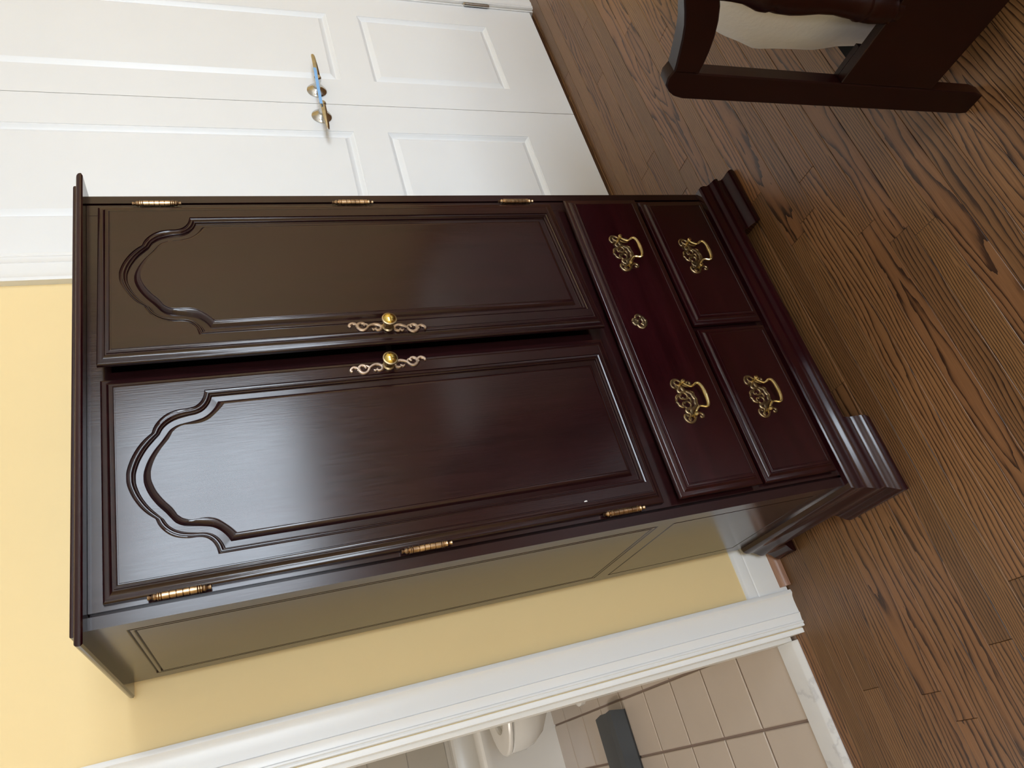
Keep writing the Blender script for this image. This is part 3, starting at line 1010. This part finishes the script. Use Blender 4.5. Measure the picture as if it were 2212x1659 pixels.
# white cushion behind it, resting on a black box
def cushion():
    bm = BM()
    X0, X1, Y0, Y1, Z0, Z1 = 0.68, 1.75, -1.38, -0.664, 0.06, 0.74
    nu, nv = 60, 56
    rings = []
    for i in range(nu + 1):
        u = i / nu
        x = X0 + (X1 - X0) * u
        d = min(u, 1 - u) / 0.12
        e = max(0.55, (1 - (1 - min(1, d)) ** 2.5) ** 0.4)
        ring = []
        for k in range(nv):
            a = 2 * pi * k / nv
            ca, sa = cos(a), sin(a)
            p = 2.0 / 3.0
            yy = (Y0 + Y1) / 2 + (Y1 - Y0) / 2 * e * math.copysign(abs(ca) ** p, ca)
            zz = (Z0 + Z1) / 2 + (Z1 - Z0) / 2 * (0.55 + 0.45 * e) * math.copysign(abs(sa) ** p, sa)
            w = 0.004 * sin(5 * a + 17 * x) + 0.004 * sin(23 * x + 21 * zz) + 0.003 * sin(43 * zz + 31 * yy + 4 * sin(9 * x)) + 0.006 * max(0, sin(60 * zz - 25 * x)) ** 3 * max(0, (zz - 0.48) * 5)
            ring.append((x + (0.010 * sin(14 * zz + 6 * yy) if i == 0 else 0), yy + w * ca, max(0.192, zz + w * 0.6 * sa)))
        rings.append(ring)
    # drawn-in end caps
    def endcap(r, dx):
        cy = sum(p[1] for p in r) / len(r); cz = sum(p[2] for p in r) / len(r)
        out = []
        for f in (0.86, 0.6, 0.3, 0.05):
            out.append([(p[0] + dx * (1 - f) ** 0.7 * (1 + 0.25 * sin(5 * k * 2 * pi / len(r))), cy + (p[1] - cy) * f, cz + (p[2] - cz) * f) for k, p in enumerate(r)])
        return out
    rings = list(reversed(endcap(rings[0], -0.035))) + rings + endcap(rings[-1], 0.035)
    loft(bm, rings, True, True, True)
    return bm
tag(obj('futon_cushion', cushion(), M_CLOTH, origin=(1.2, -1.0, 0.192), smooth=60), 'white cotton covered cushion bulging behind the futon frame spindles', 'cushion')
bm = BM(); box(bm, 0.735, 1.60, -1.25, -0.642, 0.0, 0.190, 0.006)
tag(obj('storage_box', bm, M_BLACK, origin=(1.17, -0.95, 0)), 'black low storage box on the floor under the white cushion', 'box')

# ------------------------------------------------------------------ bathroom things
tub = thing('bathtub', 'white alcove bathtub with smooth apron along the tiled bathroom wall', 'bathtub', (-0.45, 3.3, 0.004))
bm = BM()
TX0, TX1, TY0, TY1, TZ = -1.645, 0.715, 2.945, BY1 - 0.002, 0.470
def rr(x0, x1, y0, y1, r, z, n=6):
    out = []
    for cx, cy, a0 in ((x1 - r, y1 - r, 0), (x0 + r, y1 - r, pi / 2), (x0 + r, y0 + r, pi), (x1 - r, y0 + r, 1.5 * pi)):
        for k in range(n):
            a = a0 + pi / 2 * k / (n - 1)
            out.append((cx + r * cos(a), cy + r * sin(a), z))
    return out
rings = [rr(TX0, TX1, TY0 + 0.008, TY1, 0.01, 0.004), rr(TX0, TX1, TY0 + 0.008, TY1, 0.01, 0.395), rr(TX0, TX1, TY0 - 0.004, TY1, 0.012, 0.415), rr(TX0, TX1, TY0 - 0.006, TY1, 0.014, 0.450),
         rr(TX0 + 0.004, TX1 - 0.004, TY0 + 0.002, TY1 - 0.002, 0.018, 0.464), rr(TX0 + 0.014, TX1 - 0.014, TY0 + 0.014, TY1 - 0.006, 0.02, TZ),
         rr(TX0 + 0.09, TX1 - 0.09, TY0 + 0.085, TY1 - 0.07, 0.16, TZ), rr(TX0 + 0.105, TX1 - 0.105, TY0 + 0.10, TY1 - 0.085, 0.16, TZ - 0.012),
         rr(TX0 + 0.14, TX1 - 0.14, TY0 + 0.125, TY1 - 0.11, 0.15, 0.25), rr(TX0 + 0.20, TX1 - 0.18, TY0 + 0.17, TY1 - 0.15, 0.12, 0.11), rr(TX0 + 0.30, TX1 - 0.28, TY0 + 0.25, TY1 - 0.23, 0.08, 0.09)]
loft(bm, rings, True, True, True)
obj('tub_body', bm, M_PORC, tub)

toi = thing('toilet', 'white porcelain toilet with open seat beside the white bathtub', 'toilet', (0.05, 2.43, 0.01))
YC = 2.43
def egg(xf, xb, ry, z, n=36):
    """egg outline pointing to -x"""
    out = []
    xc = xf + (xb - xf) * 0.56
    for k in range(n):
        a = 2 * pi * k / n
        c = cos(a)
        rx = (xb - xc) if c > 0 else (xc - xf)
        out.append((xc + rx * c, YC + ry * sin(a), z))
    return out
bm = BM()
rings = [egg(-0.222, 0.36, 0.145, 0.01), egg(-0.224, 0.36, 0.148, 0.035), egg(-0.195, 0.35, 0.130, 0.055), egg(-0.150, 0.34, 0.112, 0.12), egg(-0.160, 0.34, 0.120, 0.19), egg(-0.225, 0.35, 0.155, 0.235), egg(-0.290, 0.36, 0.195, 0.275), egg(-0.328, 0.37, 0.212, 0.325),
         egg(-0.343, 0.38, 0.222, 0.37), egg(-0.345, 0.40, 0.228, 0.41), egg(-0.345, 0.40, 0.230, 0.448), egg(-0.338, 0.395, 0.224, 0.455), egg(-0.255, 0.28, 0.155, 0.455), egg(-0.235, 0.26, 0.14, 0.43), egg(-0.15, 0.2, 0.09, 0.33), egg(-0.08, 0.12, 0.04, 0.27)]
loft(bm, rings, True, True, True)
obj('bowl', bm, M_PORC, toi)
bm = BM()
rings = [egg(-0.335, 0.30, 0.220, 0.4590), egg(-0.350, 0.305, 0.232, 0.463), egg(-0.350, 0.305, 0.232, 0.474), egg(-0.344, 0.30, 0.226, 0.482), egg(-0.285, 0.25, 0.178, 0.485), egg(-0.250, 0.215, 0.142, 0.482), egg(-0.244, 0.21, 0.136, 0.472), egg(-0.248, 0.21, 0.140, 0.4575)]
loft(bm, rings + [rings[0]], True)
obj('seat', bm, M_SEAT, toi)
bm = BM(); box(bm, 0.375, 0.60, YC - 0.28, YC + 0.28, 0.44, 0.90, 0.02); box(bm, 0.30, 0.45, YC - 0.13, YC + 0.13, 0.30, 0.445, 0.02)
obj('tank', bm, M_PORC, toi)
bm = BM(); box(bm, 0.365, 0.61, YC - 0.29, YC + 0.29, 0.90, 0.935, 0.012)
obj('tank_lid', bm, M_PORC, toi)

bm = BM()      # dark grey box on the tiles
rings = []
for ya_, za_ in ((1.955, 0.011), (1.952, 0.02), (1.957, 0.088), (1.972, 0.104), (2.03, 0.108), (2.105, 0.106), (2.130, 0.092), (2.135, 0.011)):
    ins = 0.0 if 1.955 < ya_ < 2.1 else 0.012
    top = 0.008 if za_ > 0.09 else 0.0
    rings.append([(-0.715 + top, ya_, za_), (-0.700, ya_, za_), (-0.320, ya_, za_), (-0.292 - top - ins, ya_, za_)])
vr = loft(bm, rings, False)
bm.faces.new([r[0] for r in vr]); bm.faces.new([r[-1] for r in vr]); bm.faces.new(vr[0] + list(reversed(vr[-1])))
tag(obj('bathroom_box', bm, M_GREY, origin=(-0.5, 2.04, 0.01), smooth=20), 'dark grey long plastic box lying on the beige bathroom tiles', 'box')
